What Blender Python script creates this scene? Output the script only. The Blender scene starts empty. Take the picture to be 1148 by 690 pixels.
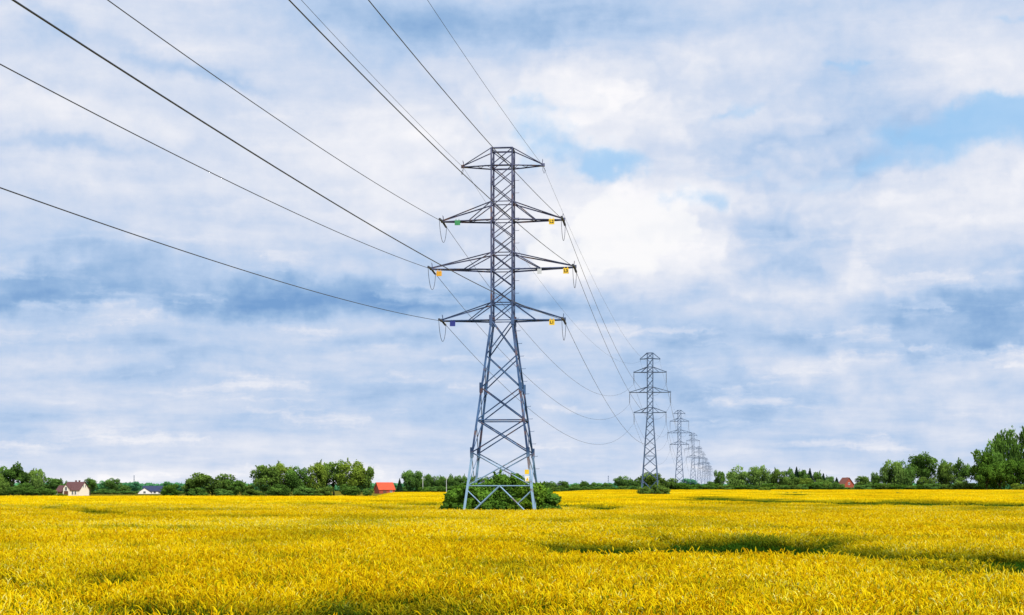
import bpy, math, random
import numpy as np
from mathutils import Vector, Matrix
random.seed(7); RNG = np.random.default_rng(7)
scene = bpy.context.scene
COL = scene.collection
R = math.radians
F = 1800.0; CX = 574.0; HY = 547.0; CAMZ = 2.667

# ------------------------------------------------------------------ helpers
def link(o, parent=None):
    COL.objects.link(o)
    if parent is not None: o.parent = parent
    return o
def tag(o, label=None, cat=None, group=None, kind=None):
    if label: o['label'] = label
    if cat: o['category'] = cat
    if group: o['group'] = group
    if kind: o['kind'] = kind
    return o
def empty(name, loc=(0,0,0), rz=0.0, scale=(1,1,1)):
    o = bpy.data.objects.new(name, None); o.location = loc; o.rotation_euler = (0,0,rz); o.scale = scale
    o.empty_display_size = .5
    return link(o)
class MB:
    def __init__(s): s.v=[]; s.f=[]; s.m=[]
    def add(s, vs, fs, mi=0):
        b=len(s.v); s.v.extend([tuple(v) for v in vs]); s.f.extend([tuple(i+b for i in f) for f in fs]); s.m.extend([mi]*len(fs))
    def box(s, c, d, rz=0, mi=0):
        cx,cy,cz=c; a,b,h=[k/2 for k in d]; co,si=math.cos(rz),math.sin(rz); vs=[]
        for z in(-h,h):
            for x,y in((-a,-b),(a,-b),(a,b),(-a,b)): vs.append((cx+x*co-y*si, cy+x*si+y*co, cz+z))
        s.add(vs,[(0,3,2,1),(4,5,6,7),(0,1,5,4),(1,2,6,5),(2,3,7,6),(3,0,4,7)],mi)
    def angle(s, p, q, w, inward=None, mi=0):
        """steel L section from p to q; the heel of the L points away from 'inward'"""
        p=Vector(p);q=Vector(q);d=(q-p).normalized()
        if inward is None: inward=Vector((0.3,1,.2))
        n=Vector(inward); n=(n-d*n.dot(d))
        if n.length<1e-4: n=d.orthogonal()
        n.normalize(); m=d.cross(n)
        u=(n+m).normalized(); v=(n-m).normalized(); t=w*.14; o=-(n*w*.35)
        prof=[(0,0),(w,0),(w,t),(t,t),(t,w),(0,w)]
        vs=[p+o+u*a+v*b for a,b in prof]+[q+o+u*a+v*b for a,b in prof]
        fs=[tuple((i,(i+1)%6,(i+1)%6+6,i+6)) for i in range(6)]+[(5,4,3,2,1,0),(6,7,8,9,10,11)]
        s.add(vs,fs,mi)
    def tube(s, pts, r, n=6, mi=0, caps=True):
        pts=[Vector(p) for p in pts]; rings=[]; b=len(s.v)
        if not hasattr(r,'__len__'): r=[r]*len(pts)
        for i,p in enumerate(pts):
            d=(pts[min(i+1,len(pts)-1)]-pts[max(i-1,0)]).normalized()
            a=d.cross(Vector((0,0,1)))
            if a.length<1e-3: a=Vector((1,0,0))
            a.normalize(); c=d.cross(a)
            for k in range(n):
                t=2*math.pi*k/n; s.v.append(tuple(p+a*math.cos(t)*r[i]+c*math.sin(t)*r[i]))
        for i in range(len(pts)-1):
            for k in range(n):
                s.f.append((b+i*n+k,b+i*n+(k+1)%n,b+(i+1)*n+(k+1)%n,b+(i+1)*n+k)); s.m.append(mi)
        if caps:
            s.f.append(tuple(b+k for k in range(n))[::-1]); s.f.append(tuple(b+(len(pts)-1)*n+k for k in range(n))); s.m+= [mi,mi]
    def build(s, name, mats, parent=None, smooth=False):
        me=bpy.data.meshes.new(name); me.from_pydata(s.v,[],s.f)
        if not isinstance(mats,(list,tuple)): mats=[mats]
        for m in mats: me.materials.append(m)
        me.polygons.foreach_set('material_index', s.m)
        if smooth: me.polygons.foreach_set('use_smooth',[True]*len(s.f))
        me.update(); o=bpy.data.objects.new(name,me); return link(o,parent)
def np_mesh(name, V, Fq, mats, mi=None, attrs=None, smooth=False):
    me=bpy.data.meshes.new(name); V=np.asarray(V,np.float32); Fq=np.asarray(Fq,np.int32)
    k=Fq.shape[1]
    me.vertices.add(len(V)); me.vertices.foreach_set('co',V.ravel())
    me.loops.add(Fq.size); me.loops.foreach_set('vertex_index',Fq.ravel())
    me.polygons.add(len(Fq)); me.polygons.foreach_set('loop_start',np.arange(0,Fq.size,k,dtype=np.int32)); me.polygons.foreach_set('loop_total',np.full(len(Fq),k,np.int32))
    for m in (mats if isinstance(mats,(list,tuple)) else [mats]): me.materials.append(m)
    if mi is not None: me.polygons.foreach_set('material_index',np.asarray(mi,np.int32))
    if smooth: me.polygons.foreach_set('use_smooth',np.ones(len(Fq),bool))
    for an,av in (attrs or {}).items():
        a=me.attributes.new(an,'FLOAT','POINT'); a.data.foreach_set('value',np.asarray(av,np.float32))
    me.update(calc_edges=True); me.validate(); return me
def copy_tree(o, parent=None):
    c=o.copy(); COL.objects.link(c)
    if parent is not None: c.parent=parent
    for ch in list(o.children): copy_tree(ch,c)
    return c

# ------------------------------------------------------------------ materials
def srgb(r,g,b):
    f=lambda c:(c/255/12.92) if c/255<=.04045 else ((c/255+.055)/1.055)**2.4
    return (f(r),f(g),f(b),1)
def mat(name):
    m=bpy.data.materials.new(name); m.use_nodes=True; nt=m.node_tree; nt.nodes.clear()
    out=nt.nodes.new('ShaderNodeOutputMaterial'); return m,nt,out
def N(nt,t,**k):
    n=nt.nodes.new(t)
    for a,b in k.items(): setattr(n,a,b)
    return n
def ramp(nt,fac,stops,interp='LINEAR'):
    r=N(nt,'ShaderNodeValToRGB'); r.color_ramp.interpolation=interp; e=r.color_ramp.elements
    while len(e)<len(stops): e.new(.5)
    for i,(p,c) in enumerate(stops): e[i].position=p; e[i].color=c if len(c)==4 else (*c,1)
    nt.links.new(fac,r.inputs[0]); return r.outputs[0]
def simple(name, base, rough=.7, var=.25, scale=3.0, metal=0.0, base2=None):
    m,nt,out=mat(name); b=N(nt,'ShaderNodeBsdfPrincipled'); b.inputs['Roughness'].default_value=rough; b.inputs['Metallic'].default_value=metal
    tc=N(nt,'ShaderNodeNewGeometry'); no=N(nt,'ShaderNodeTexNoise'); no.inputs['Scale'].default_value=scale; no.inputs['Detail'].default_value=5
    nt.links.new(tc.outputs['Position'],no.inputs['Vector'])
    lo=tuple(c*(1-var) for c in base[:3]); hi=tuple(min(1,c*(1+var)) for c in (base2 or base)[:3])
    c=ramp(nt,no.outputs[0],[(.3,lo),(.7,hi)]); nt.links.new(c,b.inputs['Base Color']); nt.links.new(b.outputs[0],out.inputs[0]); return m
def steel_mat(name, dark, light, rust=.5, lower=None):
    m,nt,out=mat(name); b=N(nt,'ShaderNodeBsdfPrincipled'); b.inputs['Roughness'].default_value=.55; b.inputs['Metallic'].default_value=.25
    g=N(nt,'ShaderNodeNewGeometry'); n1=N(nt,'ShaderNodeTexNoise'); n1.inputs['Scale'].default_value=.55; n1.inputs['Detail'].default_value=6
    nt.links.new(g.outputs['Position'],n1.inputs['Vector'])
    c=ramp(nt,n1.outputs[0],[(.38,dark),(.62,light)])
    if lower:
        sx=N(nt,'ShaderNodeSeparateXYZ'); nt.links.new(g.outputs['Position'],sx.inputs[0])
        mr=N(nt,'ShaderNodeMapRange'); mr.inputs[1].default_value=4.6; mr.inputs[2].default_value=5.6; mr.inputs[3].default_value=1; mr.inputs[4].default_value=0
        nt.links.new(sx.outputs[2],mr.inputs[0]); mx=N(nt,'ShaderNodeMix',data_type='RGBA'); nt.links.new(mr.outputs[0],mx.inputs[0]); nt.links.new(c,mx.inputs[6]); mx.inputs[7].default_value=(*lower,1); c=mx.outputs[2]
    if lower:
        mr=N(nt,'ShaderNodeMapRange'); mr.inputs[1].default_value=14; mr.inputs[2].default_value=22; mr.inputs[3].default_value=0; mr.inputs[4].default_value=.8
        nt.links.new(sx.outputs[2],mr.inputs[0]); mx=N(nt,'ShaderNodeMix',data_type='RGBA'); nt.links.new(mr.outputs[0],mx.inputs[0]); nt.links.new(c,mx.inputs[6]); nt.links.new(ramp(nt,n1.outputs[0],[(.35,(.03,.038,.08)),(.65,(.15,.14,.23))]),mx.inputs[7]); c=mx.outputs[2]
    n2=N(nt,'ShaderNodeTexNoise'); n2.inputs['Scale'].default_value=1.3; n2.inputs['Detail'].default_value=8; nt.links.new(g.outputs['Position'],n2.inputs['Vector'])
    rr=ramp(nt,n2.outputs[0],[(.56,(0,0,0)),(.66,(rust,)*3)])
    mx=N(nt,'ShaderNodeMix',data_type='RGBA'); nt.links.new(rr,mx.inputs[0]); nt.links.new(c,mx.inputs[6]); mx.inputs[7].default_value=(.16,.075,.04,1)
    nt.links.new(mx.outputs[2],b.inputs['Base Color']); nt.links.new(b.outputs[0],out.inputs[0]); return m
M={}
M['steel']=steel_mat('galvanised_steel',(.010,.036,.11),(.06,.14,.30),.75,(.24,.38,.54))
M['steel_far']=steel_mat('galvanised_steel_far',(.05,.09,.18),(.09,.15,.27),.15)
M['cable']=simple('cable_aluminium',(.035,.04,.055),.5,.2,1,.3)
M['cable_far']=simple('cable_aluminium_pale',(.10,.13,.20),.5,.2,1,.3)  # paler, bluer cable colour for the far earth wires
M['ceramic']=simple('insulator_glass',(.05,.055,.07),.3,.3,6)
M['yellow']=simple('yellow_enamel',(.80,.52,.02),.5,.12,5)
M['orange']=simple('amber_enamel',(.72,.36,.02),.5,.2,5)
M['green_p']=simple('green_enamel',(.04,.25,.09),.5,.15,5)
M['blue_p']=simple('blue_enamel',(.02,.03,.22),.5,.15,5)
M['grey_p']=simple('grey_enamel',(.5,.52,.54),.5,.1,5)
M['black']=simple('black_enamel',(.012,.012,.012),.5,.1,5)
M['concrete']=simple('concrete',(.35,.34,.32),.9,.15,3)
M['plaster']=simple('cream_plaster',(.84,.74,.62),.9,.07,2)
M['plaster_w']=simple('white_plaster',(.78,.74,.74),.9,.06,2)
M['brown_roof']=simple('brown_roof_tiles',(.13,.055,.055),.8,.3,2.5)
M['blue_roof']=simple('dark_blue_roof_tiles',(.028,.04,.10),.8,.3,2)
M['red_roof']=simple('red_roof_tiles',(.62,.085,.03),.8,.18,2)
M['brick']=simple('red_brick',(.32,.065,.035),.9,.25,3)
M['glass']=simple('window_glass',(.03,.035,.05),.15,.3,1)
M['wood']=simple('brown_door_wood',(.14,.06,.03),.7,.3,4)
M['white']=simple('white_paint',(.8,.8,.78),.6,.05,3)
M['bark']=simple('tree_bark',(.07,.055,.04),.95,.35,3)
M['pole']=simple('weathered_pole_concrete',(.45,.47,.48),.9,.15,2)

def leaf_mat(name, dark, light, trans=.3):
    m,nt,out=mat(name)
    at=N(nt,'ShaderNodeAttribute',attribute_name='tint'); oi=N(nt,'ShaderNodeObjectInfo')
    c=ramp(nt,at.outputs['Fac'],[(0,dark),(1,light)])
    mx=N(nt,'ShaderNodeMix',data_type='RGBA',blend_type='MULTIPLY'); mx.inputs[0].default_value=1; nt.links.new(c,mx.inputs[6]); nt.links.new(oi.outputs['Color'],mx.inputs[7])
    d=N(nt,'ShaderNodeBsdfDiffuse'); t=N(nt,'ShaderNodeBsdfTranslucent'); ms=N(nt,'ShaderNodeMixShader'); ms.inputs[0].default_value=trans
    nt.links.new(mx.outputs[2],d.inputs[0]); nt.links.new(mx.outputs[2],t.inputs[0]); nt.links.new(d.outputs[0],ms.inputs[1]); nt.links.new(t.outputs[0],ms.inputs[2]); nt.links.new(ms.outputs[0],out.inputs[0]); return m
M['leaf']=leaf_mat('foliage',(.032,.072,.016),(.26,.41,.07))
M['needle']=leaf_mat('needles',(.008,.022,.012),(.04,.08,.035),.1)

# ------------------------------------------------------------------ terrain
def ss(a,b,x):
    t=np.clip((x-a)/(b-a),0,1); return t*t*(3-2*t)
def gz(x,y):
    x=np.asarray(x,float); y=np.asarray(y,float); u=x/np.maximum(y,1.)
    r=1.0*ss(430,600,y)*ss(.015,.06,u)-.8*ss(345,560,y)*ss(.09,.13,-u)
    return r*(y>300)
def edge(u):
    """distance of the far edge of the crop in direction u = x/y"""
    u=np.asarray(u,float)
    return 340+300*ss(-.083,-.07,u)-40*ss(-.02,.05,u)
def pt(px,D,z=0.): return ((px-CX)/F*D, D, z)
def Hpx(py,D): return CAMZ+(HY-py)*D/F     # world height of a point seen at row py

rows=np.concatenate([np.linspace(-260,15,8),np.geomspace(20,9000,70)]); cols=np.concatenate([-np.geomspace(6000,.5,36),np.geomspace(.5,6000,36)])
gx,gy=np.meshgrid(cols,rows); g=np.stack([gx,gy,gz(gx,gy)],-1).reshape(-1,3); nc=len(cols)
fi=np.array([[r*nc+c,r*nc+c+1,(r+1)*nc+c+1,(r+1)*nc+c] for r in range(len(rows)-1) for c in range(nc-1)])
m,nt,out=mat('field_soil_and_grass'); b=N(nt,'ShaderNodeBsdfDiffuse'); ge=N(nt,'ShaderNodeNewGeometry'); no=N(nt,'ShaderNodeTexNoise'); no.inputs['Scale'].default_value=.02; no.inputs['Detail'].default_value=9
nt.links.new(ge.outputs['Position'],no.inputs['Vector']); nt.links.new(ramp(nt,no.outputs[0],[(.3,(.05,.07,.012)),(.5,(.13,.13,.02)),(.7,(.40,.30,.03))]),b.inputs[0]); nt.links.new(b.outputs[0],out.inputs[0])
o=link(bpy.data.objects.new('ground',np_mesh('ground',g,fi,m,smooth=True))); tag(o,'flat farmland under the yellow crop reaching to the horizon',None,None,'structure')

# ------------------------------------------------------------------ the crop
CROP=.83
# hollows and green strips seen in the crop: px0, py0, px1, py1, half thickness in px rows, depth
HOL=[(650,612,905,614,8.5,1.0),(585,607,650,611,4,.7),(890,616,1040,623,6,.9),(1010,624,1170,622,6.5,.95),(900,600,1150,606,2.2,.55),(1060,640,1160,633,5,.7),(780,559,960,564,2.0,.9),(950,563.5,1160,566,3.2,1.0),
(770,564,875,565,1.2,.7),(620,566,690,568,2.6,.8),(650,571,680,572,1.6,.6),(598,584,642,585,2.2,.6),(452,565.5,500,566,2.0,.8),(352,564.5,398,565,1.6,.7),(428,570.5,444,571,1.8,.8),
(455,581,548,582,1.8,.5),(40,567,112,576.5,1.8,1.0),(64,565.,155,579,1.9,1.0),(20,570,50,571,1.2,.5),(150,579,300,592,1.2,.35),(120,651,138,651,6,.7),(365,687,470,689,17,1.0),(440,684,560,689,10,1.0),(165,685,280,690,11,1.0),(275,688,345,690,6,.7),
(640,688,705,692,8,.9),(560,690,620,690,5,.7),(0,650,62,664,6,.5),(500,606,560,607,3.2,.7),(520,634,580,633,4,.35),(700,690,800,700,6,.6),(878,554.5,905,555,1.,.8),(690,591,730,592,1.8,.4),(870,592,960,594,2,.3),
(700,560,900,559,.6,.5),(600,558,720,558,.6,.5),(960,572,1148,574,1.,.3),(240,563,350,566,.8,.3),(1040,636,1148,640,5,.4)]
H0=np.array([h[:4] for h in HOL]);HT=np.array([h[4] for h in HOL]);HD=np.array([h[5] for h in HOL])
def vnoise(x,y,seed):
    xi=np.floor(x).astype(np.int64); yi=np.floor(y).astype(np.int64); fx=x-xi; fy=y-yi; fx=fx*fx*(3-2*fx); fy=fy*fy*(3-2*fy)
    def h(a,b):
        n=(a*374761393+b*668265263+seed*974711)&0x7fffffff; n=((n^(n>>13))*1274126177)&0x7fffffff; return (n&0xffff)/65535.
    return (h(xi,yi)*(1-fx)+h(xi+1,yi)*fx)*(1-fy)+(h(xi,yi+1)*(1-fx)+h(xi+1,yi+1)*fx)*fy
def fbm(x,y,seed,o=4):
    s=0;a=.5
    for k in range(o): s=s+a*vnoise(x*2**k,y*2**k,seed+k); a*=.5
    return s/(1-.5**o)
def hollow(x,y):
    px=CX+F*x/y; py=HY+F*(CAMZ-CROP-gz(x,y))/y
    px=px+ (vnoise(x*.35,y*.35,91)-.5)*16*np.minimum(60/y,1.5)
    out=np.zeros_like(px)
    jit=(fbm(x*.5,y*.25,51)-.5)
    for (a,b,c,d),t,w in zip(H0,HT,HD):
        L=max(c-a,1); s=np.clip((px-a)/L,0,1); cy=b+(d-b)*s
        dx=np.maximum(np.maximum(a-px,px-c),0)/(t*5); dy=(py-cy)/t+jit*(1.5 if t>2.5 else .3)
        out=np.maximum(out,w*np.exp(-(dx**2+np.abs(dy)**5)))
    return out
def crop_top(x,y):
    h=hollow(x,y)
    top=CROP+ (fbm(x*.28,y*.28,3)-.5)*.16+(fbm(x*.03,y*.03,8)-.5)*.10
    return top*(1-.58*h), h

def leafblade(V,Fc,Mi,p,az,ln,w,up,droop,mi,tt,T):
    """a bending ribbon of 3 segments"""
    ca,sa=math.cos(az),math.sin(az); b=len(V); pos=np.array(p,float); ang=up
    for k in range(4):
        ww=w*(1,.9,.6,.08)[k]
        V.append(pos+np.array([-sa*ww,ca*ww,0])); V.append(pos-np.array([-sa*ww,ca*ww,0])); T += [tt,tt]
        pos=pos+np.array([ca*math.cos(ang),sa*math.cos(ang),math.sin(ang)])*ln/3; ang-=droop
    for k in range(3): Fc.append((b+2*k,b+2*k+1,b+2*k+3,b+2*k+2)); Mi.append(mi)
def ear(V,Fc,Mi,p,az,ln,w,ang,bend,mi,tt,T,sides=3):
    """spindle shaped ear, leaning over"""
    ca,sa=math.cos(az),math.sin(az); pos=np.array(p,float); b=len(V); prof=(.5,1.,.85,.12)
    for k in range(4):
        d=np.array([ca*math.cos(ang),sa*math.cos(ang),math.sin(ang)]); s=np.array([-sa,ca,0]); u=np.cross(d,s)
        for j in range(sides):
            t=2*math.pi*j/sides; V.append(pos+(s*math.cos(t)+u*math.sin(t))*w*prof[k]); T.append(tt)
        pos=pos+d*ln/3; ang-=bend
    for k in range(3):
        for j in range(sides): Fc.append((b+k*sides+j,b+k*sides+(j+1)%sides,b+(k+1)*sides+(j+1)%sides,b+(k+1)*sides+j)); Mi.append(mi)
def tuft(size,n,lod,seed):
    rd=random.Random(seed); V=[];Fc=[];Mi=[];T=[]
    for i in range(n):
        x=(rd.random()-.5)*size*1.15; y=(rd.random()-.5)*size*1.15; az=rd.gauss(.4,1.5); h=rd.gauss(.94,.095 if lod<2 else .09); tt=min(1,max(0,rd.gauss(.46,.27)))
        if lod==0:
            lean=rd.uniform(.0,.14); tx=x+math.cos(az)*lean*h; ty=y+math.sin(az)*lean*h
            leafblade(V,Fc,Mi,(x,y,0),az+1.57,.001,.006,1.5,0,1,tt,T)
            b=len(V); w=.0045
            for (q,z) in (((x,y),0),((x*.4+tx*.6,y*.4+ty*.6),h*.5),((tx,ty),h-.09)):
                V.append(np.array([q[0]-w,q[1],z])); V.append(np.array([q[0]+w,q[1],z])); T+=[tt*.6,tt*.6]
            Fc+= [(b,b+1,b+3,b+2),(b+2,b+3,b+5,b+4)]; Mi+=[1,1]
            ear(V,Fc,Mi,(tx,ty,h-.09),az,rd.uniform(.12,.19),rd.uniform(.0095,.0135),rd.uniform(1.0,1.5),rd.uniform(.0,.75),0,tt,T)
            for k in range(3 if rd.random()<.6 else 2):
                z=h*rd.uniform(.35,.88); leafblade(V,Fc,Mi,(x+(tx-x)*z/h,y+(ty-y)*z/h,z),rd.uniform(0,6.28),rd.uniform(.14,.26),rd.uniform(.006,.010),rd.uniform(.8,1.35),rd.uniform(.15,.6),1 if z<h*.74 else 2,tt,T)
        elif lod==1:
            tx=x+math.cos(az)*.06;ty=y+math.sin(az)*.06
            ear(V,Fc,Mi,(tx,ty,h-.10),az,rd.uniform(.12,.18),rd.uniform(.013,.018),rd.uniform(.9,1.5),rd.uniform(0,.6),0,tt,T)
            leafblade(V,Fc,Mi,(x,y,h*.30),rd.uniform(0,6.28),h*.55,.018,rd.uniform(1.3,1.5),.1,1,tt,T)
            if rd.random()<.7: leafblade(V,Fc,Mi,(x,y,h*rd.uniform(.5,.8)),rd.uniform(0,6.28),.24,.014,rd.uniform(.7,1.3),.3,2,tt,T)
        else:
            b=len(V); w=rd.uniform(.035,.06); a2=rd.uniform(0,3.14); c,s=math.cos(a2)*w,math.sin(a2)*w; l=rd.uniform(-.05,.05)
            V+= [np.array([x-c,y-s,h-.22]),np.array([x+c,y+s,h-.22]),np.array([x+c*.3+l,y+s*.3,h]),np.array([x-c*.3+l,y-s*.3,h])]; T+=[tt*.8]*4
            Fc.append((b,b+1,b+2,b+3)); Mi.append(0)
            b=len(V); V+= [np.array([x-c,y-s,.2]),np.array([x+c,y+s,.2]),np.array([x+c,y+s,h-.24]),np.array([x-c,y-s,h-.24])]; T+=[tt*.5]*4; Fc.append((b,b+1,b+2,b+3)); Mi.append(1)
    return np.array(V),np.array(Fc),np.array(Mi),np.array(T)
def crop_mat(name,stops,trans=.25,green=(.10,.17,.012)):
    m,nt,out=mat(name); at=N(nt,'ShaderNodeAttribute',attribute_name='tint'); ins=N(nt,'ShaderNodeAttribute',attribute_name='green',attribute_type='INSTANCER')
    wm=N(nt,'ShaderNodeAttribute',attribute_name='warm',attribute_type='INSTANCER')
    ad=N(nt,'ShaderNodeMath',operation='ADD'); nt.links.new(at.outputs['Fac'],ad.inputs[0]); nt.links.new(wm.outputs['Fac'],ad.inputs[1])
    c=ramp(nt,ad.outputs[0],stops); mx=N(nt,'ShaderNodeMix',data_type='RGBA'); nt.links.new(ins.outputs['Fac'],mx.inputs[0]); nt.links.new(c,mx.inputs[6]); mx.inputs[7].default_value=(*green,1)
    d=N(nt,'ShaderNodeBsdfDiffuse'); t=N(nt,'ShaderNodeBsdfTranslucent'); ms=N(nt,'ShaderNodeMixShader'); ms.inputs[0].default_value=trans
    nt.links.new(mx.outputs[2],d.inputs[0]); nt.links.new(mx.outputs[2],t.inputs[0]); nt.links.new(d.outputs[0],ms.inputs[1]); nt.links.new(t.outputs[0],ms.inputs[2]); nt.links.new(ms.outputs[0],out.inputs[0]); return m
M['ear']=crop_mat('ripening_ears',[(0,(.62,.34,.004)),(.25,(.88,.60,.004)),(.6,(1.0,.77,.005)),(.86,(1.0,.84,.03)),(1,(1.0,.93,.24))],.3,(.05,.13,.009))
M['stem']=crop_mat('green_stems',[(0,(.04,.08,.006)),(.5,(.20,.22,.008)),(1,(.42,.38,.01))],.3,(.02,.06,.005))
M['flag']=crop_mat('upper_leaves',[(0,(.06,.15,.006)),(.45,(.27,.38,.006)),(.75,(.85,.72,.006)),(1,(1.0,.86,.08))],.35,(.03,.095,.007))
protos=bpy.data.collections.new('crop_tufts')
specs=[('a',.5,92,0,12),('b',1.0,240,1,5),('c',2.5,380,2,4)]
first={}; cnt=0
for key,size,n,lod,k in specs:
    first[key]=(cnt,k)
    for i in range(k):
        V,Fc,Mi,T=tuft(size,n,lod,100*lod+i)
        protos.objects.link(bpy.data.objects.new('crop_tuft_%s%02d'%(key,i),np_mesh('crop_tuft_%s%02d'%(key,i),V,Fc,[M['ear'],M['stem'],M['flag']],Mi,{'tint':T}))); cnt+=1
P=[];A={'rotz':[],'sx':[],'sz':[],'idx':[],'green':[],'warm':[]}
def scatter(key,size,y0,y1):
    ys=np.arange(y0,y1,size)
    for y in ys:
        w=.36*y+5; xs=np.arange(-w,w,size); x=xs+RNG.uniform(-.3,.3,len(xs))*size; yy=y+RNG.uniform(-.3,.3,len(xs))*size
        keep=yy<edge(x/yy)
        # the clearing round the first tower and the one round the second
        keep&=~((np.abs(x+.74)<3.3)&(np.abs(yy-129.9)<3.6)); keep&=~((np.abs(x-37.2)<3.3)&(np.abs(yy-432)<3.3))
        x=x[keep]; yy=yy[keep]
        if not len(x): continue
        top,h=crop_top(x,yy); n=len(x); f0,k=first[key]
        P.append(np.stack([x,yy,gz(x,yy)],-1)); A['rotz'].append(RNG.uniform(0,6.283,n)); A['sx'].append(RNG.uniform(.95,1.1,n)); A['sz'].append(top/.96*RNG.uniform(.95,1.05,n))
        A['idx'].append(f0+RNG.integers(0,k,n)); A['green'].append(np.clip(h*1.35+np.clip(fbm(x*.12,yy*.07,21)-.53,0,1)*1.5+np.clip(fbm(x*.7,yy*.5,29)-.55,0,1)*1.5,0,1)); A['warm'].append((fbm(x*.06,yy*.05,33)-.5)*.55+(vnoise(x*1.1,yy*1.1,35)-.5)*.3)
scatter('a',.5,20.5,56); scatter('b',1.0,56,170); scatter('c',2.5,170,645)
P=np.concatenate(P); me=bpy.data.meshes.new('wheat_crop'); me.vertices.add(len(P)); me.vertices.foreach_set('co',P.astype(np.float32).ravel())
for k,v in A.items():
    v=np.concatenate(v); a=me.attributes.new(k,'INT' if k=='idx' else 'FLOAT','POINT'); a.data.foreach_set('value',v.astype(np.int32 if k=='idx' else np.float32))
me.update(); crop=link(bpy.data.objects.new('cereal_crop',me)); tag(crop,'ripening golden yellow cereal crop with green hollows filling the field','crop',None,'stuff')
gn=bpy.data.node_groups.new('crop_scatter','GeometryNodeTree'); gn.interface.new_socket('Geometry',in_out='INPUT',socket_type='NodeSocketGeometry'); gn.interface.new_socket('Geometry',in_out='OUTPUT',socket_type='NodeSocketGeometry')
gi=gn.nodes.new('NodeGroupInput'); go=gn.nodes.new('NodeGroupOutput'); iop=gn.nodes.new('GeometryNodeInstanceOnPoints'); ci=gn.nodes.new('GeometryNodeCollectionInfo')
ci.inputs['Collection'].default_value=protos; ci.inputs['Separate Children'].default_value=True; ci.inputs['Reset Children'].default_value=True
def na(n,t='FLOAT'):
    a=gn.nodes.new('GeometryNodeInputNamedAttribute'); a.data_type=t; a.inputs[0].default_value=n; return [s for s in a.outputs if s.enabled and s.name=='Attribute'][0]
cr=gn.nodes.new('ShaderNodeCombineXYZ'); gn.links.new(na('rotz'),cr.inputs[2]); cs=gn.nodes.new('ShaderNodeCombineXYZ'); sx_=na('sx'); gn.links.new(sx_,cs.inputs[0]); gn.links.new(sx_,cs.inputs[1]); gn.links.new(na('sz'),cs.inputs[2])
iop.inputs['Pick Instance'].default_value=True; gn.links.new(gi.outputs[0],iop.inputs['Points']); gn.links.new(ci.outputs[0],iop.inputs['Instance']); gn.links.new(na('idx','INT'),iop.inputs['Instance Index']); gn.links.new(cr.outputs[0],iop.inputs['Rotation']); gn.links.new(cs.outputs[0],iop.inputs['Scale']); gn.links.new(iop.outputs[0],go.inputs[0])
md=crop.modifiers.new('scatter','NODES'); md.node_group=gn
# the mass of stems and lower leaves under the ears
rows=np.geomspace(19,640,260); us=np.linspace(-.36,.36,200); V=[]
uu,rr=np.meshgrid(us,rows); rr2=np.minimum(rr,edge(uu)); xx=uu*rr2; top,h=crop_top(xx,rr2)
z=gz(xx,rr2)+np.maximum(top-.34+.12*ss(120,300,rr2),.12); nc=len(us)
fi=np.array([[r*nc+c,r*nc+c+1,(r+1)*nc+c+1,(r+1)*nc+c] for r in range(len(rows)-1) for c in range(nc-1)])
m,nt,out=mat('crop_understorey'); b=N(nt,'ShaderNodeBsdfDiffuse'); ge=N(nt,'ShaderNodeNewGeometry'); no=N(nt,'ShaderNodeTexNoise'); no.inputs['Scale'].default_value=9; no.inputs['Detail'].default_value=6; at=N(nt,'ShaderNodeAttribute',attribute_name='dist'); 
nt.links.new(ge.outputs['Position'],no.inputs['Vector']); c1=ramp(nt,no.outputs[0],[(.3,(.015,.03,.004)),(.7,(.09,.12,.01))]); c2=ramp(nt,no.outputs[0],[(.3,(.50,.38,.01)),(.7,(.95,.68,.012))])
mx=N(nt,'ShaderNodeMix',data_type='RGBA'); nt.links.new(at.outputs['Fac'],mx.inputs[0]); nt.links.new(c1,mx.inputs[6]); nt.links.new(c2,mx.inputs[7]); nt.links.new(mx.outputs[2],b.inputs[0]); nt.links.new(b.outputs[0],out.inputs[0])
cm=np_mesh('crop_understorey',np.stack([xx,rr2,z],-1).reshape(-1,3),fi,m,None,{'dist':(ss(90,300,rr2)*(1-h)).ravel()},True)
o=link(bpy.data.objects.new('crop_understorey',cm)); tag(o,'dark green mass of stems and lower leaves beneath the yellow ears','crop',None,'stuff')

# ------------------------------------------------------------------ towers
def lattice_face(mb,z0,h0,z1,h1,w,horiz=False,single=False):
    for k in range(4):
        def c(s,h,z):
            return [(s*h,-h,z),(h,s*h,z),(-s*h,h,z),(-h,-s*h,z)][k]
        inn=[(0,1,0),(-1,0,0),(0,-1,0),(1,0,0)][k]
        off=Vector(inn)*-.03
        mb.angle(Vector(c(-1,h0,z0))+off,Vector(c(1,h1,z1))+off,w,inn)
        if not single: mb.angle(Vector(c(1,h0,z0))-off,Vector(c(-1,h1,z1))-off,w,inn)
        if horiz: mb.angle(c(-1,h0,z0),c(1,h0,z0),w,inn)
def insulator(mb,p,q,n,r):
    p=Vector(p);q=Vector(q); L=(q-p).length; pts=[];rs=[]
    for i in range(n):
        t0=(i+.12)/n; t1=(i+.5)/n; t2=(i+.88)/n
        for t,rad in ((t0,.25),(t1-.08/n,1),(t1+.18/n,.9),(t2,.25)): pts.append(p.lerp(q,t)); rs.append(r*rad)
    mb.tube(pts,rs,8,0)
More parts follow.
